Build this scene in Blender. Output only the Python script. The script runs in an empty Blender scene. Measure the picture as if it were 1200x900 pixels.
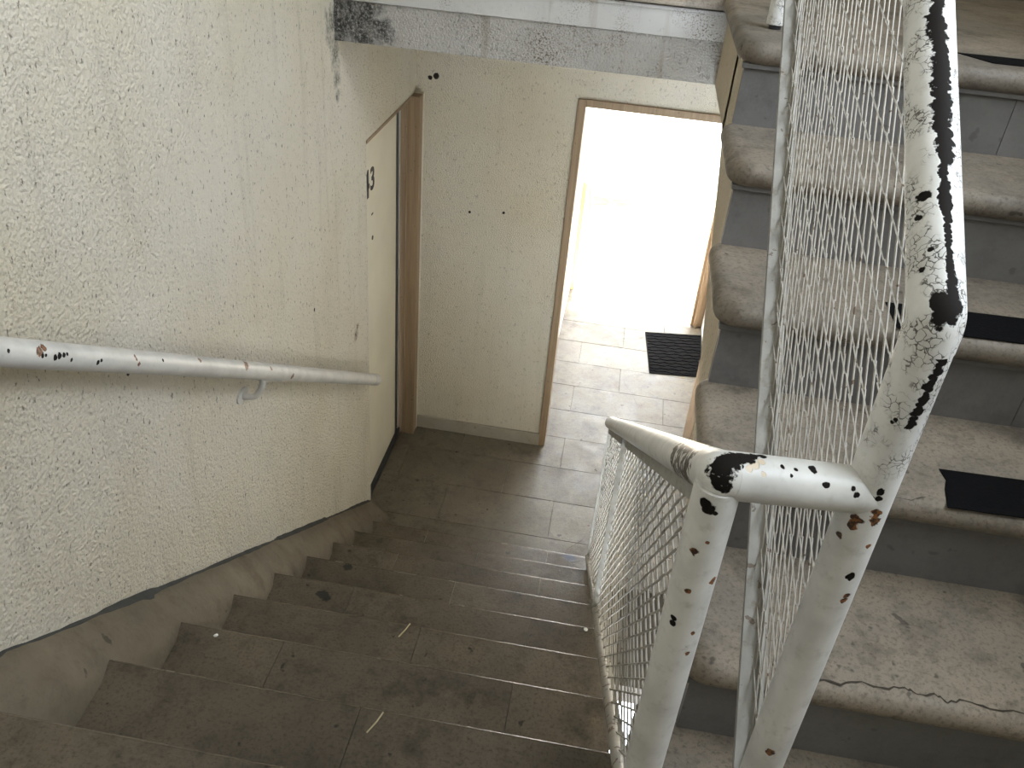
import bpy, bmesh, math, random
from mathutils import Vector, Matrix
random.seed(7)
SC = bpy.context.scene
COL = SC.collection

# ------------------------------------------------------------------ camera
F_PX, YAW, PITCH, ROLL = 1017.6, 0.10437, 0.57422, 0.09296
CAM = Vector((1.0515, 0.0103, 1.4370))
fw = Vector((-math.sin(YAW)*math.cos(PITCH), math.cos(YAW)*math.cos(PITCH), -math.sin(PITCH)))
rt = Vector((math.cos(YAW), math.sin(YAW), 0)); up = rt.cross(fw)
R_ = math.cos(ROLL)*rt + math.sin(ROLL)*up
U_ = -math.sin(ROLL)*rt + math.cos(ROLL)*up
cd = bpy.data.cameras.new('camera'); cam = bpy.data.objects.new('camera', cd); COL.objects.link(cam)
cd.sensor_width = 36; cd.lens = F_PX/1200*36; cd.clip_start = .02; cd.clip_end = 200
m3 = Matrix((R_, U_, -fw)).transposed()
cam.matrix_world = Matrix.Translation(CAM) @ m3.to_4x4()
SC.camera = cam

# ------------------------------------------------------------------ world / light / exposure
W = bpy.data.worlds.new('World'); SC.world = W; W.use_nodes = True
bg = W.node_tree.nodes['Background']
bg.inputs['Color'].default_value = (.83, .915, 1.0, 1)
bg.inputs['Strength'].default_value = 10.0
sl = bpy.data.lights.new('sun_offscreen', 'SUN'); sl.energy = 450; sl.angle = .03; sl.color = (1, .97, .92)
so = bpy.data.objects.new('sun_offscreen', sl); COL.objects.link(so); so.location = (2, 9, 8)
so.rotation_euler = Vector((.02, -.25, -1)).to_track_quat('-Z', 'Y').to_euler()
def portal(name, loc, rot, sx, sy):
    l = bpy.data.lights.new(name, 'AREA'); l.shape = 'RECTANGLE'; l.size = sx; l.size_y = sy
    l.cycles.is_portal = True
    o = bpy.data.objects.new(name, l); COL.objects.link(o); o.location = loc; o.rotation_euler = rot
SC.view_settings.view_transform = 'Standard'; SC.view_settings.look = 'None'
SC.view_settings.gamma = 1; SC.view_settings.use_curve_mapping = False
SC.view_settings.exposure = 0.42

# ------------------------------------------------------------------ measured dimensions (metres)
RISE, GO, Y0 = .1921, .2848, .8807          # lower flight
ZF = -9*RISE                                # lower floor
YF = 4.256                                  # far wall face
YB = 3.075                                  # upper landing front over the lobby
RU, GU, YU1 = .2062, .3028, 1.1173          # upper flight: rise, going, first riser
ZL = 5*RU + .003                            # upper landing level
XT, XS = 1.29, 1.318                        # upper flight: tread ends, side face
XW = 2.46                                   # right wall
YBK = -1.05                                 # back wall
ZC = 3.9                                    # ceiling of stairwell
XR = 1.39                                   # upper rail plane

# ------------------------------------------------------------------ node helpers
class NT:
    def __init__(s, name):
        s.m = bpy.data.materials.new(name); s.m.use_nodes = True
        s.t = s.m.node_tree; s.b = s.t.nodes['Principled BSDF']
        s.pos = s.t.nodes.new('ShaderNodeNewGeometry').outputs['Position']
    def new(s, typ, ins=None, **kw):
        n = s.t.nodes.new(typ)
        for k, v in kw.items(): setattr(n, k, v)
        for k, v in (ins or {}).items(): s.put(n.inputs[k], v)
        return n
    def put(s, sock, v):
        if isinstance(v, bpy.types.NodeSocket): s.t.links.new(v, sock)
        else:
            if sock.type == 'RGBA' and len(v) == 3: v = (*v, 1)
            sock.default_value = v
    def noise(s, scale, detail=3, rough=.55, vec=None, dist=0):
        return s.new('ShaderNodeTexNoise', {'Vector': vec or s.pos, 'Scale': scale, 'Detail': detail, 'Roughness': rough, 'Distortion': dist}).outputs['Fac']
    def voro(s, scale, feature='F1', vec=None, rnd=1):
        return s.new('ShaderNodeTexVoronoi', {'Vector': vec or s.pos, 'Scale': scale, 'Randomness': rnd}, feature=feature).outputs['Distance']
    def scaled(s, v):
        return s.new('ShaderNodeVectorMath', {0: s.pos, 1: v}, operation='MULTIPLY').outputs[0]
    def ramp(s, fac, a, b):       # linear 0..1 between a and b (clamped)
        return s.new('ShaderNodeMapRange', {'Value': fac, 'From Min': a, 'From Max': b}).outputs[0]
    def math(s, op, a, b=0.0):
        return s.new('ShaderNodeMath', {0: a, 1: b}, operation=op).outputs[0]
    def mix(s, f, a, b):
        n = s.new('ShaderNodeMix', data_type='RGBA')
        s.put(n.inputs[0], f); s.put(n.inputs[6], a); s.put(n.inputs[7], b)
        return n.outputs[2]
    def bump(s, h, strength=.5, dist=.01, normal=None):
        n = s.new('ShaderNodeBump', {'Height': h, 'Strength': strength, 'Distance': dist})
        if normal: s.put(n.inputs['Normal'], normal)
        return n.outputs[0]
    def spots(s, pts, amp=.5, nscale=60, soft=.82):
        """mask that is 1 inside blobs (x,y,z,radius), edges broken up by noise"""
        nz = s.new('ShaderNodeTexNoise', {'Vector': s.pos, 'Scale': nscale, 'Detail': 3}).outputs['Color']
        off = s.new('ShaderNodeVectorMath', {0: nz, 1: (.5, .5, .5)}, operation='SUBTRACT').outputs[0]
        out = None
        for (x, y, z, r) in pts:
            o2 = s.new('ShaderNodeVectorMath', {0: off, 'Scale': r*amp*2.5}, operation='SCALE').outputs[0]
            v = s.new('ShaderNodeVectorMath', {0: s.pos, 1: o2}, operation='ADD').outputs[0]
            d = s.new('ShaderNodeVectorMath', {0: v, 1: (x, y, z)}, operation='DISTANCE').outputs['Value']
            k = s.ramp(d, r, r*soft)
            out = k if out is None else s.math('MAXIMUM', out, k)
        return out
    def done(s, col, rough=.6, normal=None, metal=0, spec=None):
        s.put(s.b.inputs['Base Color'], col); s.put(s.b.inputs['Roughness'], rough)
        s.put(s.b.inputs['Metallic'], metal)
        if spec is not None: s.put(s.b.inputs['Specular IOR Level'], spec)
        if normal: s.put(s.b.inputs['Normal'], normal)
        return s.m
    def z(s): return s.new('ShaderNodeSeparateXYZ', {0: s.pos}).outputs

def plaster(name, base, alt, grain=150, strength=.9, dirt=.6, spots=None, specks=.5):
    t = NT(name)
    c = t.mix(t.ramp(t.noise(1.3, 4), .35, .68), base, alt)
    streak = t.noise(1.0, 4, .6, t.scaled((14, 14, 1.1)))
    c = t.mix(t.math('MULTIPLY', t.ramp(streak, .56, .80), dirt*.55), c, (.25, .21, .15))
    cloud = t.math('MULTIPLY', t.ramp(t.noise(3.2, 5, .7), .5, .75), t.ramp(t.noise(170, 2), .50, .66))
    c = t.mix(t.math('MULTIPLY', cloud, dirt), c, (.13, .105, .075))
    sp = t.math('MULTIPLY', t.ramp(t.noise(1.0, 3, .65, t.scaled((85, 85, 50))), .605, .68), specks)
    c = t.mix(sp, c, (.12, .10, .075))
    if spots:
        for pts, colr, amt, amp, ns in spots:
            mk = t.spots(pts, amp, ns, .25 if amp > .5 else .8)
            if amp > .5: mk = t.math('MULTIPLY', mk, t.ramp(t.noise(95, 4, .7), .30, .52))
            c = t.mix(t.math('MULTIPLY', mk, amt), c, colr)
    h = t.math('ADD', t.noise(grain*1.3, 4, .7), t.math('MULTIPLY', t.voro(grain*1.0, 'SMOOTH_F1'), -.8))
    return t.done(c, .85, t.bump(h, strength, .012), spec=.2)

def stone(name, base, alt, dark, speck=.6, rough=(.45, .75), blotch=.6, scale=1.0, extra=None, grain=.15):
    t = NT(name)
    c = t.mix(t.ramp(t.noise(2.6*scale, 5, .65), .35, .66), base, alt)
    rnd = t.new('ShaderNodeObjectInfo').outputs['Random']
    c = t.mix(t.math('MULTIPLY', t.ramp(rnd, .3, 1), .22), c, dark)
    c = t.mix(t.math('MULTIPLY', t.ramp(t.noise(5.5*scale, 6, .72), .54, .74), blotch), c, dark)
    c = t.mix(t.math('MULTIPLY', t.ramp(t.noise(17*scale, 5, .75), .50, .72), blotch*.55), c, dark)
    fine = t.noise(120, 3, .7)
    c = t.mix(t.math('MULTIPLY', t.ramp(fine, .5, .75), grain), c, dark)
    v = t.ramp(t.noise(26, 2, .5), .70, .74)
    c = t.mix(t.math('MULTIPLY', v, speck), c, tuple(q*.3 for q in dark))
    if extra:
        for pts, colr, amt, amp, ns in extra:
            c = t.mix(t.math('MULTIPLY', t.spots(pts, amp, ns), amt), c, colr)
    r = t.new('ShaderNodeMapRange', {'Value': t.noise(9, 4), 'From Min': .3, 'From Max': .7, 'To Min': rough[0], 'To Max': rough[1]}).outputs[0]
    return t.done(c, r, t.bump(t.math('ADD', fine, t.noise(22, 3)), .22, .004), spec=.35)

def paint(name, base, chips=.6, black=None, rust=None, thr=.70, dirt=.4, flake=None, crackle=0, zmin=None, amp=.4, gloss=1.0, bands=()):
    t = NT(name)
    c = t.mix(t.ramp(t.noise(14, 4), .4, .7), base, tuple(q*.80 for q in base))
    c = t.mix(t.math('MULTIPLY', t.ramp(t.noise(45, 4, .7), .55, .75), dirt), c, (.20, .16, .11))
    n = t.noise(38, 3, .6, dist=.6)
    ch = t.math('MULTIPLY', t.ramp(n, thr, thr+.015), chips)
    c = t.mix(ch, c, (.10, .05, .025))
    mask = ch; blackk = 0.0
    if crackle:
        vd = t.new('ShaderNodeVectorMath', {0: t.pos, 1: t.new('ShaderNodeVectorMath', {0: t.new('ShaderNodeTexNoise', {'Vector': t.pos, 'Scale': 90.0}).outputs['Color'], 'Scale': .016}, operation='SCALE').outputs[0]}, operation='ADD').outputs[0]
        cr = t.math('MULTIPLY', t.ramp(t.voro(110, 'DISTANCE_TO_EDGE', vd), .07, .03), t.ramp(t.noise(28, 3), .46, .56))
        if zmin is not None: cr = t.math('MULTIPLY', cr, t.ramp(t.z()[2], zmin, zmin+.05))
        c = t.mix(t.math('MULTIPLY', cr, crackle), c, (.05, .04, .03)); mask = t.math('MAXIMUM', mask, cr)
    if rust:
        k = t.spots(rust, .7, 120); c = t.mix(k, c, t.mix(t.ramp(t.noise(160, 2), .45, .55), (.22, .085, .025), (.04, .022, .015)))
        mask = t.math('MAXIMUM', mask, k)
    if flake:
        k = t.spots(flake, .6, 90); c = t.mix(k, c, (.60, .50, .38)); mask = t.math('MAXIMUM', mask, k)
    for A, B, s0, s1 in bands:      # worn ring around a pipe between two stations along it
        ax = (Vector(B)-Vector(A)).normalized()
        sd = t.math('SUBTRACT', t.new('ShaderNodeVectorMath', {0: t.pos, 1: tuple(ax)}, operation='DOT_PRODUCT').outputs['Value'], ax.dot(Vector(A)))
        sd = t.math('ADD', sd, t.math('MULTIPLY', t.math('SUBTRACT', t.noise(45, 4, .7), .5), (s1-s0)*.9))
        k = t.math('MULTIPLY', t.ramp(sd, s0, s0+.003), t.ramp(sd, s1, s1-.003))
        k = t.math('MULTIPLY', k, t.ramp(t.noise(70, 3), .60, .52))
        c = t.mix(k, c, (.035, .024, .016)); mask = t.math('MAXIMUM', mask, k)
    if black:
        k = t.spots(black, amp, 110); c = t.mix(k, c, (.012, .010, .009)); mask = t.math('MAXIMUM', mask, k); blackk = k
    h = t.math('SUBTRACT', t.math('MULTIPLY', t.noise(60, 3), .25), mask)
    return t.done(c, t.math('MAXIMUM', t.math('MULTIPLY', blackk, .75), t.new('ShaderNodeMapRange', {'Value': n, 'To Min': .28 if gloss > .5 else .7, 'To Max': .55 if gloss > .5 else .9}).outputs[0]), t.bump(h, .5, .002), spec=t.math('MULTIPLY', t.math('SUBTRACT', 1.0, t.math('MULTIPLY', blackk, .85)), .5*gloss))

def wood(name, a, b):
    t = NT(name)
    g = t.noise(1.0, 5, .65, t.scaled((60, 60, 2.2)))
    c = t.mix(t.ramp(g, .35, .68), a, b)
    c = t.mix(t.math('MULTIPLY', t.ramp(t.noise(40, 3), .68, .72), .5), c, (.06, .04, .03))
    return t.done(c, .55, t.bump(g, .2, .003), spec=.35)

def plain(name, c, rough=.5, metal=0, var=.25, bump=.15, scale=40, spec=.5):
    t = NT(name)
    n = t.noise(scale, 4)
    return t.done(t.mix(t.math('MULTIPLY', t.ramp(n, .4, .7), var), c, tuple(q*.5 for q in c)), rough, t.bump(n, bump, .003), metal, spec)

def pix(px, py, A, B, r):
    """where the sight line of a photo pixel first meets the pipe A-B of radius r"""
    d = (fw + R_*((px-600)/F_PX) - U_*((py-450)/F_PX)).normalized()
    A, B = Vector(A), Vector(B); ax = (B-A).normalized()
    w = CAM-A; d2 = d-ax*d.dot(ax); w2 = w-ax*w.dot(ax)
    a, b, c = d2.dot(d2), 2*d2.dot(w2), w2.dot(w2)-r*r
    q = b*b-4*a*c
    t = (-b-math.sqrt(q))/(2*a) if q > 0 else -b/(2*a)
    return CAM+d*t, t*d.dot(fw)
def marks(A, B, r, pts):
    out = []
    for px, py, pr in pts:
        p, dep = pix(px, py, A, B, r); out.append((*p, 1.25*pr*dep/F_PX))
    return out
# ------------------------------------------------------------------ mesh helpers
def tag(o, label=None, cat=None, group=None, kind=None):
    if label: o['label'] = label
    if cat: o['category'] = cat
    if group: o['group'] = group
    if kind: o['kind'] = kind
    return o
def empty(name, loc, **kw):
    o = bpy.data.objects.new(name, None); COL.objects.link(o); o.location = loc; o.empty_display_size = .1
    return tag(o, **kw)
def obj(name, bm, mat, parent=None, smooth=False, bevel=0, **kw):
    """bm in world coordinates; linked as one mesh object (under parent, if given)"""
    bmesh.ops.recalc_face_normals(bm, faces=bm.faces)
    me = bpy.data.meshes.new(name)
    if parent is None:
        xs = [v.co for v in bm.verts]
        lo = Vector((min(v.x for v in xs), min(v.y for v in xs), min(v.z for v in xs)))
        hi = Vector((max(v.x for v in xs), max(v.y for v in xs), max(v.z for v in xs)))
        loc = Vector(((lo.x+hi.x)/2, (lo.y+hi.y)/2, lo.z))
    else:
        loc = Vector((0, 0, 0)); q = parent
        while q: loc += q.location; q = q.parent
    bmesh.ops.translate(bm, verts=bm.verts, vec=-loc)
    if smooth:
        for f in bm.faces: f.smooth = True
    bm.to_mesh(me); bm.free()
    me.materials.append(mat)
    o = bpy.data.objects.new(name, me); COL.objects.link(o)
    if parent is None: o.location = loc
    else: o.parent = parent
    if bevel:
        md = o.modifiers.new('bevel', 'BEVEL'); md.width = bevel; md.segments = 3; md.limit_method = 'ANGLE'; md.angle_limit = .6
    return tag(o, **kw)
def box(x0, x1, y0, y1, z0, z1, bm=None):
    bm = bm or bmesh.new()
    v = [bm.verts.new((x, y, z)) for x in (x0, x1) for y in (y0, y1) for z in (z0, z1)]
    for f in ((0,1,3,2), (4,6,7,5), (0,4,5,1), (2,3,7,6), (0,2,6,4), (1,5,7,3)): bm.faces.new([v[i] for i in f])
    return bm
def prism(poly, x0, x1, bm=None):
    """(y,z) polygon extruded along x"""
    bm = bm or bmesh.new()
    a = [bm.verts.new((x0, y, z)) for y, z in poly]; b = [bm.verts.new((x1, y, z)) for y, z in poly]
    n = len(poly)
    bm.faces.new(a); bm.faces.new(b[::-1])
    for i in range(n): bm.faces.new((a[i], b[i], b[(i+1) % n], a[(i+1) % n]))
    return bm
def frame_of(d):
    d = d.normalized(); a = Vector((1, 0, 0)) if abs(d.x) < .8 else Vector((0, 0, 1))
    u = (a - d*a.dot(d)).normalized(); return u, d.cross(u)
def sweep(pts, sec, bm=None, closed=True, caps=True):
    """sweep a closed 2D section (u,v) along a polyline with mitred joints"""
    bm = bm or bmesh.new(); pts = [Vector(p) for p in pts]; rings = []
    d0 = (pts[1]-pts[0]).normalized(); u, v = frame_of(d0)
    cur = [pts[0] + u*a + v*b for a, b in sec]; rings.append(cur)
    for i in range(1, len(pts)):
        d = (pts[i]-pts[i-1]).normalized()
        if i < len(pts)-1:
            n = d + (pts[i+1]-pts[i]).normalized()
            n = n.normalized()
        else: n = d
        cur = [p + d*((pts[i]-p).dot(n)/d.dot(n)) for p in cur]; rings.append(cur)
    vs = [[bm.verts.new(p) for p in r] for r in rings]; k = len(sec)
    for a, b in zip(vs, vs[1:]):
        for j in range(k): bm.faces.new((a[j], a[(j+1) % k], b[(j+1) % k], b[j]))
    if caps: bm.faces.new(vs[0][::-1]); bm.faces.new(vs[-1])
    return bm
def circ(r, n=24): return [(r*math.cos(2*math.pi*i/n), r*math.sin(2*math.pi*i/n)) for i in range(n)]
def rect(a, b): return [(-a/2, -b/2), (a/2, -b/2), (a/2, b/2), (-a/2, b/2)]
def bend(pts, rad, n=6):
    """round the inner corners of a polyline"""
    pts = [Vector(p) for p in pts]; out = [pts[0]]
    for a, b, c in zip(pts, pts[1:], pts[2:]):
        p = b + (a-b).normalized()*rad; q = b + (c-b).normalized()*rad
        for i in range(n+1):
            t = i/n; out.append(p*(1-t)**2 + b*2*t*(1-t) + q*t*t)
    out.append(pts[-1]); return out
def split(pts, step=.05):
    out = [Vector(pts[0])]
    for a, b in zip(pts, pts[1:]):
        a, b = Vector(a), Vector(b); n = max(1, int((b-a).length/step))
        out += [a.lerp(b, i/n) for i in range(1, n+1)]
    return out
def bullslab(x0, x1, y0, y1, z, th, rc=.05, nose=None, seg=6):
    """slab with fully rounded edges and rounded corners, top at z"""
    bm = bmesh.new(); r = th/2; rings = []
    for i in range(seg*2+1):
        a = math.pi/2 - math.pi*i/(seg*2)
        off = r*(1-math.cos(a)); zz = z - r + r*math.sin(a); ring = []
        for cx, cy, a0 in ((x1-rc, y1-rc, 0), (x0+rc, y1-rc, 90), (x0+rc, y0+rc, 180), (x1-rc, y0+rc, 270)):
            for k in range(6):
                t = math.radians(a0 + 18*k); q = rc-off
                ring.append(bm.verts.new((cx+q*math.cos(t), cy+q*math.sin(t), zz)))
        rings.append(ring)
    n = len(rings[0])
    for a, b in zip(rings, rings[1:]):
        for j in range(n): bm.faces.new((a[j], a[(j+1) % n], b[(j+1) % n], b[j]))
    bm.faces.new(rings[0]); bm.faces.new(rings[-1][::-1])
    return bm
def smooth_obj(o, ang=40):
    for p in o.data.polygons: p.use_smooth = True
    try: o.data.set_sharp_from_angle(angle=math.radians(ang))
    except Exception: pass
    return o

def nosed(x0, x1, ya, yb, z, th=.03, r=.010):
    """tile whose front (far) top edge is rounded"""
    arc = [(yb-r+r*math.sin(t), z-r+r*math.cos(t)) for t in [math.pi/2*i/5 for i in range(6)]]
    bm = prism([(ya, z-th), (ya, z)] + arc + [(yb, z-th)], x0, x1)
    for f in bm.faces:
        c = f.calc_center_median()
        if c.y > yb-r and z-r < c.z < z-1e-5 and abs(f.normal.x) < .5 and len(f.verts) == 4: f.material_index = 1
    return bm
# ------------------------------------------------------------------ materials
M = {}
M['wall_left'] = plaster('stucco wall', (.77, .72, .63), (.71, .64, .51), 115, 1.0, .50, specks=.75, spots=[
    ([(0, 3.24, -.53, .035), (0, 3.26, -.50, .02)], (.10, .05, .03), .9, .9, 60),
    ([(0, 3.06, .80, .09), (0, 3.08, .70, .06), (0, 3.09, .62, .045), (0, 3.09, .55, .03)], (.05, .05, .04), .75, .9, 30),
    ([(0, 1.56, .30, .007), (0, 2.75, -.15, .008)], (.03, .03, .03), 1, .3, 60)])
M['wall_far'] = plaster('stucco lobby', (.77, .72, .63), (.71, .64, .51), 170, .8, .25, specks=.35, spots=[
    ([(.30, YF, -.30, .008), (.48, YF, -.28, .008), (.07, YF, .36, .012), (.10, YF, .37, .016)], (.03, .025, .02), 1, .3, 60)])
M['wall_plain'] = plaster('stucco plain', (.70, .655, .56), (.64, .59, .48), 120, .6, .2)
M['wall_out'] = plaster('stucco outdoors', (.86, .85, .82), (.80, .79, .76), 60, .5, .1, specks=.3)
M['beam'] = plaster('stucco beam', (.52, .50, .47), (.38, .36, .33), 150, .9, 1.9, spots=[
    ([(.03, YB, .80, .12), (.10, YB, .83, .10), (.16, YB, .80, .07), (.0, YB, .88, .10), (.09, YB, .77, .06)], (.03, .03, .028), .93, .9, 22)])
M['fascia'] = plaster('painted fascia', (.50, .49, .48), (.37, .36, .345), 40, .15, 1.9, specks=.2, spots=[
    ([(.02, YB, .93, .10), (.09, YB, .95, .07), (.16, YB, .96, .05)], (.03, .03, .028), .9, .9, 22)])
M['tread_up'] = stone('upper tread stone', (.30, .25, .195), (.175, .155, .132), (.06, .048, .037), .6, (.5, .75), .95, grain=.7)
M['riser_up'] = stone('upper riser stone', (.20, .195, .195), (.14, .136, .133), (.07, .066, .063), .3, (.5, .7), .5)
M['side_up'] = plaster('flight side', (.50, .43, .32), (.42, .36, .26), 60, .3, .7)
M['tile'] = stone('worn terrazzo tile', (.142, .113, .080), (.080, .064, .047), (.022, .017, .011), .8, (.32, .6), .95, grain=.75, extra=[
    ([(1.09, 3.13, -1.537, .03), (1.06, 3.14, -1.55, .02)], (.03, .035, .07), .9, .8, 60),
    ([(.28, 1.96, -.768, .02), (.30, 1.95, -.768, .014), (.26, 2.28, -.96, .02)], (.012, .012, .012), .9, .8, 60)])
M['tile_floor'] = stone('lobby terrazzo tile', (.19, .168, .135), (.125, .107, .083), (.04, .032, .023), .8, (.28, .55), .85, grain=.5)
M['tile_edge'] = stone('polished tile edge', (.142, .113, .080), (.080, .064, .047), (.022, .017, .011), .8, (.14, .30), .6, grain=.5)
M['grout'] = plain('dark grout', (.05, .04, .03), .9)
M['concrete'] = stone('stair concrete', (.28, .25, .21), (.22, .19, .16), (.10, .09, .07))
M['curb'] = stone('cement curb', (.18, .148, .105), (.115, .092, .063), (.045, .036, .024), .6, (.7, .9), .7)
M['baseb'] = stone('grey baseboard', (.40, .37, .32), (.33, .30, .25), (.15, .13, .10), .4, (.6, .8), .4)
M['crackfill'] = plain('old dark filler', (.035, .035, .033), .9, 0, .5, .4)
M['rail_mesh'] = paint('grimy white mesh paint', (.42, .395, .355), .8, thr=.66, dirt=.6, gloss=.3)
M['bar'] = paint('grey white bar paint', (.36, .35, .325), .6, thr=.66, dirt=.7, gloss=.4)
M['bar_dirty'] = paint('flaking bottom rail paint', (.36, .34, .30), .9, thr=.58, dirt=.8)
P1, P2 = (1.211, .80), (XR, .85)
ZP1, ZJ, ZE = .846, .818, 1.045
SU = .668
def up_pt(y, dx, dz): return (XR+dx, y, ZE + SU*(y-.85) + dz)
SLO = (-.715-ZP1)/(3.13-.80)
def lo_pt(y, dx, dz): return (1.211-.017*(y-.8)+dx, y, ZP1+SLO*(y-.8)+dz)
def hz(y): return .624-.6506*(y-1.123)
A1, A1b = (P1[0], P1[1], 0), (P1[0], P1[1], ZP1); A2, A2b = (XR, .85, 0), (XR, .85, ZE)
M['post_a'] = paint('post paint', (.68, .675, .66), .5, thr=.735, dirt=.35,
    rust=marks(A1, A1b, .0265, [(813, 646, 5), (836, 680, 5), (806, 693, 3.5), (829, 636, 2.5), (812, 742, 3), (805, 766, 2.5)]),
    black=marks(A1, A1b, .0265, [(826, 590, 7), (830, 597, 7), (789, 724, 4), (788, 730, 4), (838, 602, 3)]))
M['post_b'] = paint('post paint two', (.68, .675, .66), .5, thr=.735, dirt=.35,
    rust=marks(A2, A2b, .028, [(1003, 609, 6), (999, 615, 6), (1027, 603, 6), (1026, 611, 6), (983, 626, 4), (992, 698, 4), (989, 704, 3.5), (903, 882, 4.5), (1018, 640, 3)]),
    black=marks(A2, A2b, .028, [(996, 676, 5.5), *[(1121-.49*i*4+2.5*math.sin(i*2.3), 388+4.1*i, 4.6+1.6*math.sin(i*1.7)) for i in range(28)], (1106, 385, 8), (1097, 383, 6), (1115, 382, 9), (1050, 492, 2.5), (1045, 495, 2), (1072, 362, 6), (1066, 352, 5), (1012, 577, 4), (1020, 583, 4), (1016, 590, 4), (1032, 577, 4), (1030, 584, 4)]), crackle=.8, zmin=.84, amp=.75)
stripe = [(-40, 1095, 9), (0, 1099.5, 7.5), (12, 1098, 9), (22, 1096, 12), (31, 1097.5, 14.5), (42, 1101, 11), (52, 1103, 9), (78, 1103.5, 11.5), (105, 1104, 12.5), (130, 1105, 13), (160, 1106.5, 12.5), (180, 1109, 11), (194, 1107, 7), (208, 1106, 6), (222, 1107, 8), (236, 1108.5, 9.5), (250, 1109, 7), (264, 1110.5, 4.5), (300, 1113, 5), (330, 1116, 6.5), (345, 1117, 8)]
spx = []
for (ya, xa, ra), (yb, xb, rb) in zip(stripe, stripe[1:]):
    n = max(1, int((yb-ya)/6))
    for i in range(n):
        t = i/n; spx.append((xa+(xb-xa)*t, ya+(yb-ya)*t, (ra+(rb-ra)*t)*.86))
spx += [(1106, 356, 13), (1112, 364, 15), (1098, 352, 8), (1120, 358, 11), (1117, 345, 9), (1104, 373, 12), (1115, 374, 12), (1081, 230, 7), (1084, 227, 5), (1077, 255, 5), (1090, 292, 3), (1080, 316, 3.5)]
RA, RB = up_pt(.85, 0, 0), up_pt(2.5, 0, 0)
M['rail_up'] = paint('peeling handrail paint', (.68, .675, .66), .7, thr=.71, dirt=.3, black=marks(RA, RB, .0286, spx), crackle=.9, amp=.75)
PA, PB = (1.211, .80, ZP1), (XR, .85, ZJ)
LA, LB = lo_pt(.8, 0, 0), lo_pt(3.13, 0, 0)
M['rail_lo'] = paint('lower handrail paint', (.68, .675, .66), .6, thr=.71, dirt=.35, amp=.8,
    bands=[(LA, LB, (pix(811, 537, LA, LB, .0275)[0]-Vector(LA)).dot((Vector(LB)-Vector(LA)).normalized()), (pix(789, 527, LA, LB, .0275)[0]-Vector(LA)).dot((Vector(LB)-Vector(LA)).normalized()))],
    black=marks(LA, LB, .0275, [(830, 553, 13), (836, 545, 13), (836, 563, 12), (846, 538, 12)]) + marks(PA, PB, .0275, [(838, 553, 17), (842, 566, 14), (846, 574, 9), (850, 541, 16), (862, 537, 12), (872, 537, 8)]))
PA, PB = (1.211, .80, ZP1), (XR, .85, ZJ)
M['pipe'] = paint('connecting pipe paint', (.68, .675, .66), .3, thr=.75, dirt=.2, amp=.7,
    black=marks(PA, PB, .0278, [(843, 552, 9), (845, 566, 9), (848, 574, 6), (852, 541, 9), (862, 537, 9), (873, 536, 9), (884, 535, 7), (893, 534, 5), (870, 547, 3), (917, 547, 2.6), (933, 550, 2.2), (927.5, 556.5, 2.3), (953, 550, 4.6), (968, 568.5, 3.5), (1004, 581, 4), (1000, 573, 3)]),
    flake=marks(PA, PB, .0278, [(884, 545, 6), (878, 549, 4), (892, 541, 4), (862, 549, 2.5), (895, 556, 3)]))
HA, HB = (.07, .2, hz(.2)), (.07, 3.23, hz(3.23))
M['wall_rail'] = paint('wall handrail paint', (.50, .485, .46), .5, thr=.72, dirt=.25,
    rust=marks(HA, HB, .0265, [(47, 412, 5), (51, 407, 4), (288.5, 426, 5), (289, 430, 4), (318, 432, 2.6), (343, 441, 3.2), (158, 417, 2), (160, 421, 2), (163, 427, 2.4), (234, 422, 2.8)]),
    black=marks(HA, HB, .0265, [(65, 419, 3.2), (70, 417, 3.4), (75, 416, 3), (79, 415, 2), (50, 417, 2.6), (54, 416.5, 2), (84, 422, 2.2), (115, 425, 2.6), (119, 422.5, 2.2), (10, 411, 2.6), (191, 422, 1.8)]))
M['wood_frame'] = wood('door frame wood', (.31, .22, .14), (.22, .155, .095))
M['wood_light'] = wood('tan frame wood', (.52, .36, .20), (.40, .26, .14))
M['door'] = plain('cream door paint', (.66, .61, .50), .5, var=.12, bump=.03, scale=6)
M['black'] = plain('black metal and gap shade', (.02, .023, .028), .4)  # black parts, and the painted shade in the door gap
M['alu'] = plain('aluminium strip', (.62, .62, .60), .4, .6)
M['ink'] = plain('black brush paint', (.012, .011, .010), .5)
M['mat'] = plain('black coir mat', (.006, .006, .007), .95, 0, .3, .4, 120, .08)
M['tape'] = plain('black grit tape', (.006, .006, .007), .9, 0, .5, .5, 200, .06)
M['straw'] = plain('dry straw', (.55, .47, .30), .8)
M['pebble'] = plain('white grit', (.75, .74, .70), .8)
M['cloth'] = plain('grey fitting', (.30, .27, .25), .8)

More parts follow.
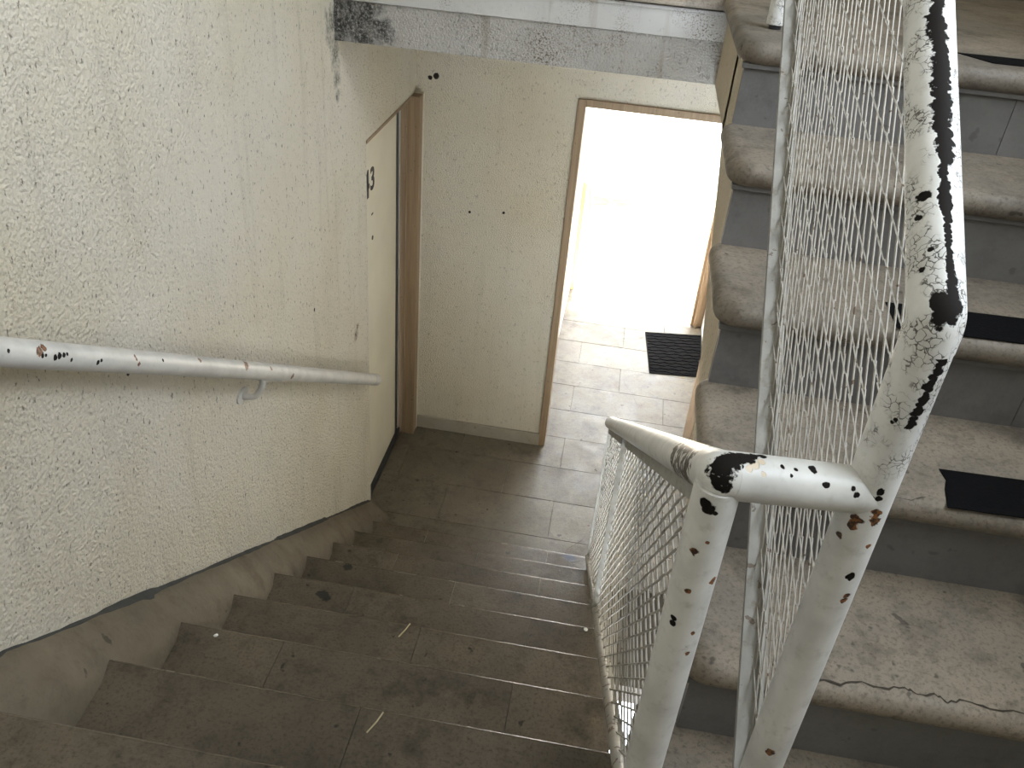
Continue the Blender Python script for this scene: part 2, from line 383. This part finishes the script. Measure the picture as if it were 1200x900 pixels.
# ------------------------------------------------------------------ the setting: floor
FL = empty('floor', (1.0, 4.2, ZF), label='worn grey beige terrazzo tile floor of the lobby running out through the doorway', kind='structure')
obj('floor_bed', box(-.12, 3.4, 2.6, 9.0, ZF-.12, ZF-.012), M['grout'], FL)
def tile_mesh(w, d, th=.03, bev=.0008):
    bm = box(-w/2+.0010, w/2-.0010, -d/2+.0010, d/2-.0010, -th, 0)
    bmesh.ops.bevel(bm, geom=[e for e in bm.edges if all(v.co.z > -.001 for v in e.verts)], offset=bev, segments=1, affect='EDGES')
    bmesh.ops.recalc_face_normals(bm, faces=bm.faces)
    me = bpy.data.meshes.new('tile'); bm.to_mesh(me); bm.free(); return me
cache = {}
def place_tile(name, parent, x0, x1, y0, y1, z, mat):
    key = (round(x1-x0, 4), round(y1-y0, 4), mat.name)
    if key not in cache: cache[key] = tile_mesh(x1-x0, y1-y0); cache[key].materials.append(mat)
    o = bpy.data.objects.new(name, cache[key]); COL.objects.link(o); o.parent = parent
    o.location = Vector(((x0+x1)/2, (y0+y1)/2, z + random.uniform(-.0006, .0006))) - parent.location
    o.rotation_euler = (random.uniform(-.0015, .0015), random.uniform(-.0015, .0015), 0)
row = 0; y = 3.449-.304
while y < 8.6:
    y1 = y+.304; off = (.355 if row % 2 else .055)
    x = off-.6
    while x < 2.9:
        xa, xb = max(x, -.10), min(x+.6, 2.9)
        if y < 3.2: pass
        if xb-xa > .04: place_tile('tile', FL, xa, xb, max(y, 3.19), y1, ZF, M['tile_floor'])
        x += .6
    y = y1; row += 1

# lower flight
def st(name, bm, mat, label=None, parent=None, **kw):
    return obj(name, bm, mat, parent, label=label, kind=None if parent else 'structure', **kw)
FLR = empty('staircase', (.6, 2.0, ZF), label='dirty brown tiled staircase going down beside the stucco wall', kind='structure')
poly = []
for k in range(8):
    z = -RISE*(k+1)-.03; ya = Y0+GO*k - .03; yb = Y0+GO*(k+1)-.03
    poly += [(ya, z), (yb, z)]
yl = Y0+GO*8-.03
poly += [(yl, ZF-.005), (yl-.3, ZF-.005), (Y0-.03, -.42)]
obj('stair_core', prism(poly, 0, 1.215), M['concrete'], FLR)
for k in range(8):
    z = -RISE*(k+1); ya = Y0+GO*k-.028; yb = Y0+GO*(k+1)
    cuts = [.0, .07, .67, 1.228] if k % 2 == 0 else [.0, .375, .975, 1.228]
    for a, b in zip(cuts, cuts[1:]):
        o = obj('tread_tile', nosed(a+.0007, b-.0007, ya, yb, z), M['tile'], FLR); o.data.materials.append(M['tile_edge']); smooth_obj(o)
# half landing where the camera stands
HL = empty('landing', (1.2, 0, -.2), label='half landing between the two flights under the window opening', kind='structure')
obj('landing_slab', box(0, 1.24, YBK, Y0-.03, -.2, -.03), M['concrete'], HL)
obj('landing_slab', box(1.24, XW, YBK, YU1+.05, -.2, -.03), M['concrete'], HL)
for r in range(7):
    ya = YBK + r*.302 if r else YBK; yb = min(YBK+(r+1)*.302, Y0)
    cuts = [0, .375, .975, 1.245] if r % 2 else [0, .07, .67, 1.245]
    for a, b in zip(cuts, cuts[1:]):
        if yb-ya > .03:
            o = obj('tread_tile', nosed(a+.0007, b-.0007, ya+.001, yb, 0, .03, .01 if r > 4 else .001), M['tile'], HL); o.data.materials.append(M['tile_edge']); smooth_obj(o)
for a, b in ((1.247, 1.85), (1.852, XW)):
    obj('tread_tile', box(a, b, YBK, YU1, -.03, .003), M['tread_up'], HL, bevel=.003)

# cement curb along the left wall (haunched section following the flight)
def nz(y): return -RISE - (RISE/GO)*(y-(Y0+GO))
def curb_path(y):
    base = nz(y)
    if y > 1.10: return base
    t = min(1, max(0, (1.10-y)/.35)); t = t*t*(3-2*t)
    return nz(max(y, .98))*(1-t) + (-.045)*t
bm = bmesh.new(); prev = None; ys = []
y = -1.0
while y < 3.40: ys.append(y); y += .04
ys.append(3.41)
random.seed(3)
for y in ys:
    b = curb_path(y); j = random.uniform(-.0012, .0012)
    sec = [(-.02, b+.073+j), (.020, b+.073+j), (.055, b+.040+j*.5), (.092, b-.002), (.110, b-.045), (.115, b-.12), (.115, b-.42), (-.02, b-.42)]
    ring = [bm.verts.new((x, y, max(z, ZF-.02))) for x, z in sec]
    if prev:
        for i in range(len(sec)-1): bm.faces.new((prev[i], prev[i+1], ring[i+1], ring[i]))
    else: bm.faces.new(ring)
    prev = ring
bm.faces.new(prev[::-1])
CB = obj('trim_1', bm, M['curb'], smooth=True, label='grimy cement curb sloping along the foot of the stucco wall', kind='structure')
# dark filler bead in the crack between wall and curb
bm = bmesh.new(); prev = None
random.seed(11)
for y in [.7+.03*i for i in range(90)]:
    if y > 3.38: break
    b = curb_path(y); wd = .0005 + .006*max(0, math.sin(y*3.1+1)*math.sin(y*7.3)) + random.uniform(0, .003)
    if 2.25 < y < 2.75 or 1.28 < y < 1.5: wd += .007
    ring = [bm.verts.new(p) for p in ((-.005, y, b+.066), (.007+wd*1.6, y, b+.0715-wd*.4), (.006+wd*.8, y, b+.0745+wd*.3), (.003, y, b+.075+wd), (-.005, y, b+.075+wd))]
    if prev:
        for i in range(5): bm.faces.new((prev[i], prev[(i+1) % 5], ring[(i+1) % 5], ring[i]))
    else: bm.faces.new(ring)
    prev = ring
bm.faces.new(prev[::-1])
obj('crack_filler', bm, M['crackfill'], CB)

# ------------------------------------------------------------------ walls
DY0, DY1, DZ = 3.425, 4.17, .287            # door 3 opening in left wall
YR0 = 6.7                                   # edge of the unseen outer roof, set to keep sun off the mat
bm = box(-.2, 0, YBK-.2, DY0, ZF-.1, ZC)
box(-.2, 0, DY0, YF+.1, DZ, ZC, bm)
st('wall_left', bm, M['wall_left'], 'cream stucco wall with grime specks beside the descending stairs')
st('wall_side', box(-.2, .045, DY1+.055, YF+.1, ZF-.1, DZ), M['wall_far'], 'narrow stucco return between the numbered door and the lobby wall')
XD0, XD1 = .838, 1.70
bm = box(.0, XD0-.035, YF, YF+.10, ZF-.1, ZL-.12)
box(XD0-.035, XD1+.04, YF, YF+.10, DZ+.06, ZL-.12, bm)
box(XD1+.04, XW+.2, YF, YF+.10, ZF-.1, ZL-.12, bm)
st('wall_far', bm, M['wall_far'], 'cream stucco lobby wall pierced by the bright doorway')
st('wall_upper', box(-.2, XW+.2, YF, YF+.10, ZL-.12, ZC), M['wall_plain'], 'stucco wall closing the upper landing')
OY0, OY1, OZ0, OZ1 = .05, 2.2, 1.7, 3.3
bm = box(XW, XW+.2, YBK-.2, YF, ZF-.1, OZ0)
box(XW, XW+.2, YBK-.2, YF, OZ1, ZC, bm)
box(XW, XW+.2, YBK-.2, OY0, OZ0, OZ1, bm); box(XW, XW+.2, OY1, YF, OZ0, OZ1, bm)
st('wall_right', bm, M['wall_plain'], 'cream stucco wall with a high open window beside the ascending flight')
st('wall_back', box(-.2, XW+.2, YBK-.2, YBK, -.3, ZC), M['wall_plain'], 'stucco wall behind the half landing')
st('ceiling', box(-.2, XW+.2, YBK-.2, YF+.1, ZC, ZC+.15), M['wall_plain'], 'plaster ceiling over the stairwell')
portal('window_right_offscreen', (XW+.1, (OY0+OY1)/2, (OZ0+OZ1)/2), (math.radians(90), 0, math.radians(90)), OY1-OY0, OZ1-OZ0)
bm = box(.045, XD0-.036, YF-.014, YF, ZF, ZF+.085)
st('baseboard_far', bm, M['baseb'], 'low grey baseboard along the lobby wall', bevel=.004)

# door with painted number in the left wall
D3 = empty('door_1', (-.05, 3.8, ZF), label='cream door painted 43 with dark brown jamb in the stucco wall', kind='structure')
obj('door_leaf', box(-.09, -.05, DY0+.0, DY1-.085, ZF+.045, DZ-.012), M['door'], D3, bevel=.003)
obj('gap_shade', box(-.10, -.052, DY1-.085, DY1-.035, ZF, DZ-.013), M['black'], D3)  # solid black strip standing in for the shade between leaf and jamb
obj('edge_strip', box(-.09, -.047, DY1-.035, DY1-.020, ZF, DZ-.012), M['alu'], D3)
obj('jamb', box(-.10, .045, DY1-.01, DY1+.055, ZF, DZ), M['wood_frame'], D3, bevel=.003)
obj('jamb_bead', box(-.03, -.015, DY1-.022, DY1-.008, ZF, DZ-.012), M['wood_frame'], D3, bevel=.003)
obj('door_head', box(-.10, .004, DY0, DY1, DZ-.012, DZ+.001), M['wood_frame'], D3)
obj('threshold', box(-.10, -.035, DY0-.01, DY1-.02, ZF-.002, ZF+.045), M['black'], D3, bevel=.004)
def glyph(ch, y, z, h, parent, name):
    cu = bpy.data.curves.new('t', 'FONT'); cu.body = ch; cu.size = h*1.38; cu.extrude = .0008; cu.align_x = 'CENTER'; cu.offset = .003
    to = bpy.data.objects.new('t', cu); COL.objects.link(to)
    bpy.context.view_layer.update()
    me = bpy.data.meshes.new_from_object(to.evaluated_get(bpy.context.evaluated_depsgraph_get()))
    bpy.data.objects.remove(to)
    me.materials.clear(); me.materials.append(M['ink'])
    o = bpy.data.objects.new(name, me); COL.objects.link(o); o.parent = parent
    # text plane faces +x; reading direction along +y
    o.rotation_euler = (math.radians(90), 0, math.radians(90))
    o.location = Vector((-.0492, y, z)) - parent.location
    return o
glyph('3', 3.675, -.012, .105, D3, 'digit')
glyph('4', 3.585, -.03, .13, D3, 'digit')
obj('keyhole', sweep([(-.051, 3.668, -.25), (-.0485, 3.668, -.25)], circ(.011, 12)), M['ink'], D3)
obj('keyhole', box(-.051, -.0485, 3.655, 3.68, -.135, -.128), M['ink'], D3)

# doorway frame in the far wall
D2 = empty('door_2', (1.27, YF+.05, ZF), label='brown wooden frame of the open doorway full of daylight', kind='structure')
obj('jamb', box(XD0-.04, XD0, YF-.012, YF+.11, ZF, DZ+.06), M['wood_frame'], D2, bevel=.003)
obj('jamb', box(1.682, XD1+.04, YF-.012, 4.59, ZF, DZ+.06), M['wood_frame'], D2, bevel=.003)
obj('door_head', box(XD0-.0, XD1+.0, YF-.012, YF+.11, DZ+.025, DZ+.062), M['wood_frame'], D2, bevel=.003)

# ------------------------------------------------------------------ upper landing over the lobby
UL = empty('landing', (1.2, 3.6, ZL-.29), label='upper landing slab with stained moulded edge above the lobby', kind='structure')
obj('beam', box(0, XS+.02, YB, YF, .747, .881), M['beam'], UL)
obj('fascia', box(0, XS+.02, YB-.010, YF, .8835, .966), M['fascia'], UL, bevel=.003)
obj('fillet', box(0, XS, YB-.022, YF, .966, .978), M['fascia'], UL, bevel=.003)
o = obj('nosing', bullslab(-.10, XT+.03, YB-.045, YF+.02, ZL, .056, .012), M['tread_up'], UL); smooth_obj(o)
o = obj('nosing', bullslab(XT, XW+.1, YU1+4*GU-.04, YF+.02, ZL, .056, .06), M['tread_up'], UL); smooth_obj(o)
obj('soffit', box(XS, XW, YB-.55, YF, .747, .98), M['side_up'], UL)

# ------------------------------------------------------------------ upper flight
UF = empty('staircase', (1.9, 1.7, 0), label='worn stone staircase with rounded nosings climbing beside the mesh railing', kind='structure')
def soff(y): return .30+.681*(y-1.88)
poly = [(YU1, -.19)]
for m in range(1, 6):
    ya = YU1+(m-1)*GU; yb = ya+GU if m < 5 else YB-.5
    zt = .003+m*RU-.03
    poly += [(ya, zt), (yb, zt)] if m > 0 else []
poly += [(YB-.5, .747), (2.60, .747), (2.52, .73), (2.44, soff(2.44)), (1.16, soff(1.16))]
obj('flight_body', prism(poly, XS, XW), M['side_up'], UF)
for m in range(1, 6):
    y0 = YU1+(m-1)*GU; z = .003+m*RU; z0 = z-RU
    # riser slabs meet at joints
    jx = [1.97 if m % 2 else 1.62]
    cuts = [XS-.004, jx[0], XW]
    for a, b in zip(cuts, cuts[1:]):
        obj('riser', box(a+.0008, b-.0008, y0-.012, y0+.01, z0, z-.05), M['riser_up'], UF)
    obj('fillet', box(XS-.010, XW, y0-.022, y0, z-.066, z-.054), M['riser_up'], UF, bevel=.002)
    if m < 5:
        o = obj('tread', bullslab(XT, XW+.1, y0-.042, y0+GU+.03, z, .056, .05), M['tread_up'], UF); smooth_obj(o)

# ------------------------------------------------------------------ welded railing
RL = empty('stair_railing', (1.21, .80, 0), label='peeling white pipe railing with expanded metal mesh between the two flights', cat='railing')
rr = .0275
T1 = Vector((1.211, .80, ZP1)); E1 = Vector(lo_pt(3.13, 0, 0)); J2 = Vector((XR, .85, ZJ))
o = obj('post', sweep(split([(P1[0], P1[1], 0), (P1[0], P1[1], ZP1-.012)]), circ(.0265, 28)), M['post_a'], RL); smooth_obj(o)
o = obj('post', sweep(split([(XR, .85, .003), (XR, .85, ZE-.006)]), circ(.028, 28)), M['post_b'], RL); smooth_obj(o)
o = obj('handrail', sweep(split(bend([tuple(E1), tuple(T1), tuple(T1.lerp(J2, .11))], .012, 8)), circ(rr, 28)), M['rail_lo'], RL, label='lower handrail sloping down toward the lobby'); smooth_obj(o)
o = obj('connecting_pipe', sweep(split([tuple(T1.lerp(J2, .06)), tuple(J2)], .02), circ(rr+.0003, 28)), M['pipe'], RL); smooth_obj(o)
o = obj('handrail', sweep(split(bend([(XR, .85, ZE-.03), (XR, .85, ZE), up_pt(2.5, 0, 0)], .012)), circ(.0286, 32)), M['rail_up'], RL, label='upper handrail with a long stripe of black bare paint'); smooth_obj(o)
o = obj('post', sweep([(XR, 2.5, ZL+.012), up_pt(2.5, 0, 0)], circ(.024, 24)), M['post_b'], RL); smooth_obj(o)
o = obj('base_plate', sweep([(XR, 2.5, ZL), (XR, 2.5, ZL+.012)], circ(.016, 16)), M['black'], o); smooth_obj(o)
# bars
def lo_bot(y): return -.267 + (-1.452+.267)/(3.053-1.4)*(y-1.4)
def lox(y): return 1.211-.017*(y-.8)
obj('top_bar', sweep([lo_pt(.82, 0, -.036), lo_pt(3.11, 0, -.036)], rect(.010, .036)), M['bar'], RL)
o = obj('bottom_rail', sweep(split([(lox(.86), .86, lo_bot(.86)), (lox(3.09), 3.09, lo_bot(3.09))]), [(a*1.1, b) for a, b in circ(.0145, 14)]), M['bar_dirty'], RL); smooth_obj(o)
for yb in (2.10, 3.10):
    obj('upright_bar', sweep([(lox(yb)-.004, yb, lo_bot(yb)), (lox(yb)-.004, yb, ZP1+SLO*(yb-.8)-.02)], rect(.026, .016) if yb < 3 else rect(.010, .02)), M['bar'], RL)
def up_bot(y): return .57+.68*(y-1.447)
obj('top_bar', sweep([up_pt(.88, 0, -.045), up_pt(2.48, 0, -.045)], rect(.010, .040)), M['bar'], RL)
obj('bottom_rail', sweep([(XR-.004, .90, up_bot(.90)), (XR-.004, 2.47, up_bot(2.47))], rect(.034, .014)), M['bar'], RL)
obj('bottom_strip', sweep([(XR+.012, .90, up_bot(.90)+.012), (XR+.012, 2.47, up_bot(2.47)+.012)], rect(.006, .030)), M['bar'], RL)

def mesh_panel(xf, botf, topf, y0, y1, L, Wd, wid, thk, mat, seed):
    """expanded metal: zigzag strands, long way of the diamond along the slope"""
    random.seed(seed)
    dv = 0
    verts, faces = [], []
    slope = (botf(y1)-botf(y0))/(y1-y0); cs = math.hypot(1, slope)
    hy = L/2/cs; n = int((y1-y0)/hy)
    def strand(a, b, tw):
        a, b = Vector(a), Vector(b); d = (b-a).normalized(); u = Vector((1, 0, 0)); v = d.cross(u).normalized()
        u2 = u*math.cos(tw)+v*math.sin(tw); v2 = d.cross(u2)
        a -= d*wid*.4; b += d*wid*.4; i0 = len(verts)
        for p in (a, b):
            for s, t in ((-1, -1), (1, -1), (1, 1), (-1, 1)): verts.append(p+u2*(s*thk/2)+v2*(t*wid/2))
        for f in ((0, 1, 2, 3), (7, 6, 5, 4), (0, 4, 5, 1), (1, 5, 6, 2), (2, 6, 7, 3), (3, 7, 4, 0)): faces.append([i0+q for q in f])
    for i in range(n):
        ya, yb = y0+i*hy, y0+(i+1)*hy
        h = max(topf(ya)-botf(ya), topf(yb)-botf(yb)); rows = int(h/Wd)+2
        for j in range(-1, rows):
            va = botf(ya)+(j+(.5 if i % 2 else 0))*Wd
            for s in (1, -1):
                vb = botf(yb)+(j+(.5 if i % 2 else 0)+.5*s)*Wd
                if min(va-botf(ya), vb-botf(yb)) < -.002 or va > topf(ya)+.004 or vb > topf(yb)+.004: continue
                jit = random.uniform(-.0012, .0012)
                strand((xf(ya)+s*.0015+jit, ya, va), (xf(yb)+s*.0015+jit, yb, vb), .45*s)
    me = bpy.data.meshes.new('mesh_panel'); me.from_pydata([tuple(v-RL.location) for v in verts], [], faces)
    me.materials.append(mat)
    o = bpy.data.objects.new('mesh_panel', me); COL.objects.link(o); o.parent = RL; o['kind'] = 'stuff'
    return o
topl = lambda y: ZP1+SLO*(y-.8)-.045
mesh_panel(lox, lo_bot, topl, .82, 2.095, .095, .040, .0030, .0026, M['rail_mesh'], 1)
mesh_panel(lox, lo_bot, topl, 2.11, 3.095, .095, .040, .0030, .0026, M['rail_mesh'], 2)
mesh_panel(lambda y: XR+.002, lambda y: up_bot(y)+.01, lambda y: ZE+SU*(y-.85)-.05, .86, 2.48, .100, .042, .0022, .0019, M['rail_mesh'], 3)

# ------------------------------------------------------------------ wall handrail
HR = empty('wall_handrail', (.07, 2.1, -.1), label='white round handrail with rust chips fixed along the stucco wall', cat='handrail')
o = WR = obj('rail', sweep(split([(.07, .2, hz(.2)), (.07, 3.23, hz(3.23))], .1), circ(.0265, 28)), M['wall_rail'], HR); smooth_obj(o)
o = obj('end_cap', sweep([(.07, 3.232, hz(3.232)), (.07, 3.29, hz(3.29)), (.07, 3.30, hz(3.30))], circ(.0272, 28)), M['wall_rail'], WR); smooth_obj(o)
for yb in (2.10, .55):
    zb = hz(yb)
    o = obj('bracket', sweep(bend([(.0, yb, zb-.105), (.045, yb+.002, zb-.10), (.068, yb+.008, zb-.06), (.07, yb+.012, zb-.022)], .014), circ(.010, 12)), M['wall_rail'], HR); smooth_obj(o)
    bm = sweep([(-.002, yb, zb-.10), (.006, yb, zb-.10)], [(a*1.0, b*1.7) for a, b in circ(.022, 16)])
    obj('bracket_plate', bm, M['wall_rail'], o)
    o = obj('bracket_strap', sweep([(.071, yb-.02, hz(yb-.02)-.030), (.071, yb+.13, hz(yb+.13)-.030)], rect(.018, .005)), M['bar'], HR)

# ------------------------------------------------------------------ outside the doorway
st('wall_outer', box(-.6, XD0-.06, YF+.10, 8.6, ZF-.1, 1.6), M['wall_out'], 'bright white wall outside to one side of the doorway')
st('wall_outer_far', box(-.6, 3.6, 8.6, 8.75, ZF-.1, -.4), M['wall_out'], 'sun bleached white wall seen through the doorway')
st('wall_outer_side', box(1.84, 2.0, YF+.35, 6.10, ZF-.1, .75), M['wall_out'], 'white wall outside behind the black mat')
st('ceiling_sun_shade', box(-.6, 3.6, YF+.10, YR0, .75, .9), M['wall_out'], 'unseen white soffit outside added deep enough to shade the mat')  # unseen roof, its depth chosen for where sunlight starts on the floor
D4 = empty('door_3', (1.80, 6.15, ZF), label='tan wooden door post standing on the bright floor beyond the mat', kind='structure')
obj('jamb', box(1.752, 1.84, 6.07, 6.16, ZF, .4), M['wood_frame'], D4, bevel=.004)
obj('jamb_stop', box(1.775, 1.80, 6.05, 6.07, ZF, .4), M['wood_frame'], D4, bevel=.003)
WP = empty('wooden_post', (.80, 6.43, ZF), label='short orange wooden post outside the doorway with a grey fitting near its top', cat='post')
obj('post_shaft', box(.780, .812, 6.41, 6.45, ZF, -.82), M['wood_light'], WP, bevel=.004)
o = obj('fitting', sweep(bend([(.80, 6.43, -.84), (.845, 6.42, -.85), (.862, 6.415, -1.04)], .04), circ(.018, 12)), M['cloth'], WP); smooth_obj(o)

# door mat
MT = empty('door_mat', (1.62, 5.58, ZF), label='black ribbed door mat lying on the floor beyond the doorway', cat='mat')
bm = bmesh.new(); c = [(1.455, 5.275), (1.815, 5.32), (1.835, 5.93), (1.41, 5.86)]
lo = [bm.verts.new((x, y, ZF+.0005)) for x, y in c]; hi = [bm.verts.new((x, y, ZF+.008)) for x, y in c]
bm.faces.new(lo); bm.faces.new(hi)
for i in range(4): bm.faces.new((lo[i], lo[(i+1) % 4], hi[(i+1) % 4], hi[i]))
obj('mat_base', bm, M['mat'], MT, bevel=.003)
random.seed(5)
for i in range(14):
    t = (i+.5)/14
    a = Vector((c[0][0]*(1-t)+c[3][0]*t, c[0][1]*(1-t)+c[3][1]*t, ZF+.009)); b = Vector((c[1][0]*(1-t)+c[2][0]*t, c[1][1]*(1-t)+c[2][1]*t, ZF+.009))
    pts = []
    for k in range(15):
        p = a.lerp(b, .02+.96*k/14); p.y += .007*math.sin(k*1.9+i*2.1)+random.uniform(-.003, .003); pts.append(p)
    obj('rib', sweep(pts, [(-.004, -.004), (.004, -.004), (.003, .004), (-.003, .004)]), M['mat'], MT)

# anti-slip strips on the upper flight
def strip(pts, z, label):
    bm = bmesh.new(); lo = [bm.verts.new((x, y, z+.0002)) for x, y in pts]; hi = [bm.verts.new((x, y, z+.0018)) for x, y in pts]
    n = len(pts); bm.faces.new(lo[::-1]); bm.faces.new(hi)
    for i in range(n): bm.faces.new((lo[i], hi[i], hi[(i+1) % n], lo[(i+1) % n]))
    obj('grip_strip', bm, M['tape'], label=label, cat='grip strip', group='black grip strips on the stone stairs')
T2z, T3z = .003+2*RU, .003+3*RU
strip([(1.767, 1.505), (1.772, 1.47), (1.762, 1.44), (1.752, 1.382), (2.40, 1.40), (2.40, 1.525)], T2z, 'black grip strip with torn ragged end on a stone tread')
strip([(1.66, 1.69), (2.40, 1.715), (2.40, 1.84), (1.66, 1.808)], T3z, 'black grip strip running up behind the handrail elbow')
strip([(1.836, 2.445), (1.90, 2.355), (2.40, 2.37), (2.40, 2.47)], ZL, 'black grip strip with pointed end at the landing edge')

# litter on the steps
def blade(p, q, label):
    a, b = Vector(p), Vector(q); mid = a.lerp(b, .5)+Vector((.004, 0, .004))
    obj('straw_blade', sweep([a, mid, b], rect(.003, .002)), M['straw'], label=label, cat='straw', group='straws on the steps')
def tread_z(k): return -RISE*(k+1)
blade((.70, 1.10, tread_z(0)+.0015), (.72, 1.155, tread_z(0)+.0015), 'short dry straw lying on the brown tiled step')
blade((.615, 1.68, tread_z(2)+.0015), (.635, 1.735, tread_z(2)+.0015), 'thin curved straw near the front edge of a lower step')
def grit(x, y, z, r, label):
    bm = bmesh.new(); bmesh.ops.create_icosphere(bm, subdivisions=1, radius=r)
    for v in bm.verts: v.co *= random.uniform(.75, 1.15); v.co.z *= .6
    mn = min(v.co.z for v in bm.verts)
    bmesh.ops.translate(bm, verts=bm.verts, vec=(x, y, z-mn))
    obj('grit', bm, M['pebble'], label=label, cat='grit', group='white grit on the steps')
grit(.20, 1.42, tread_z(1), .007, 'tiny white lump of grit on the step by the curb')
grit(.19, 1.56, tread_z(2), .006, 'tiny white lump of grit close to the curb one step further down')
grit(1.16, 2.0, tread_z(3), .008, 'white lump of grit at the foot of the mesh railing')

# hair cracks in the stone, traced along the surfaces they run in
def on_level(px, py, z):
    d = fw + R_*((px-600)/F_PX) - U_*((py-450)/F_PX); return CAM + d*((z-CAM.z)/d.z)
def crack(pts, z, w, parent):
    bm = bmesh.new(); P = []
    random.seed(21)
    for a, b in zip(pts, pts[1:]):
        n = 4
        for i in range(n):
            p = on_level(a[0]+(b[0]-a[0])*i/n, a[1]+(b[1]-a[1])*i/n, z); p.y += random.uniform(-.003, .003); P.append(p)
    prev = None
    for i, p in enumerate(P):
        ww = w*random.uniform(.3, 1)
        cur = [bm.verts.new((p.x, p.y-ww/2, z+.0006)), bm.verts.new((p.x, p.y+ww/2, z+.0006))]
        if prev: bm.faces.new((prev[0], cur[0], cur[1], prev[1]))
        prev = cur
    obj('hair_crack', bm, M['grout'], parent)
T1z = .003+RU
crack([(960, 796), (985, 802), (1010, 799), (1035, 807), (1060, 805), (1075, 815), (1095, 813), (1110, 823), (1130, 821), (1160, 830), (1215, 838)], T1z, .006, UF)
crack([(1045, 583), (1068, 586), (1090, 582)], .003+2*RU, .003, UF)
crack([(664, 644), (674, 638), (682, 633), (688, 625)], ZF, .006, FL)
crack([(729, 436), (732, 450), (741, 462), (748, 478), (747, 488)], ZF, .007, FL)
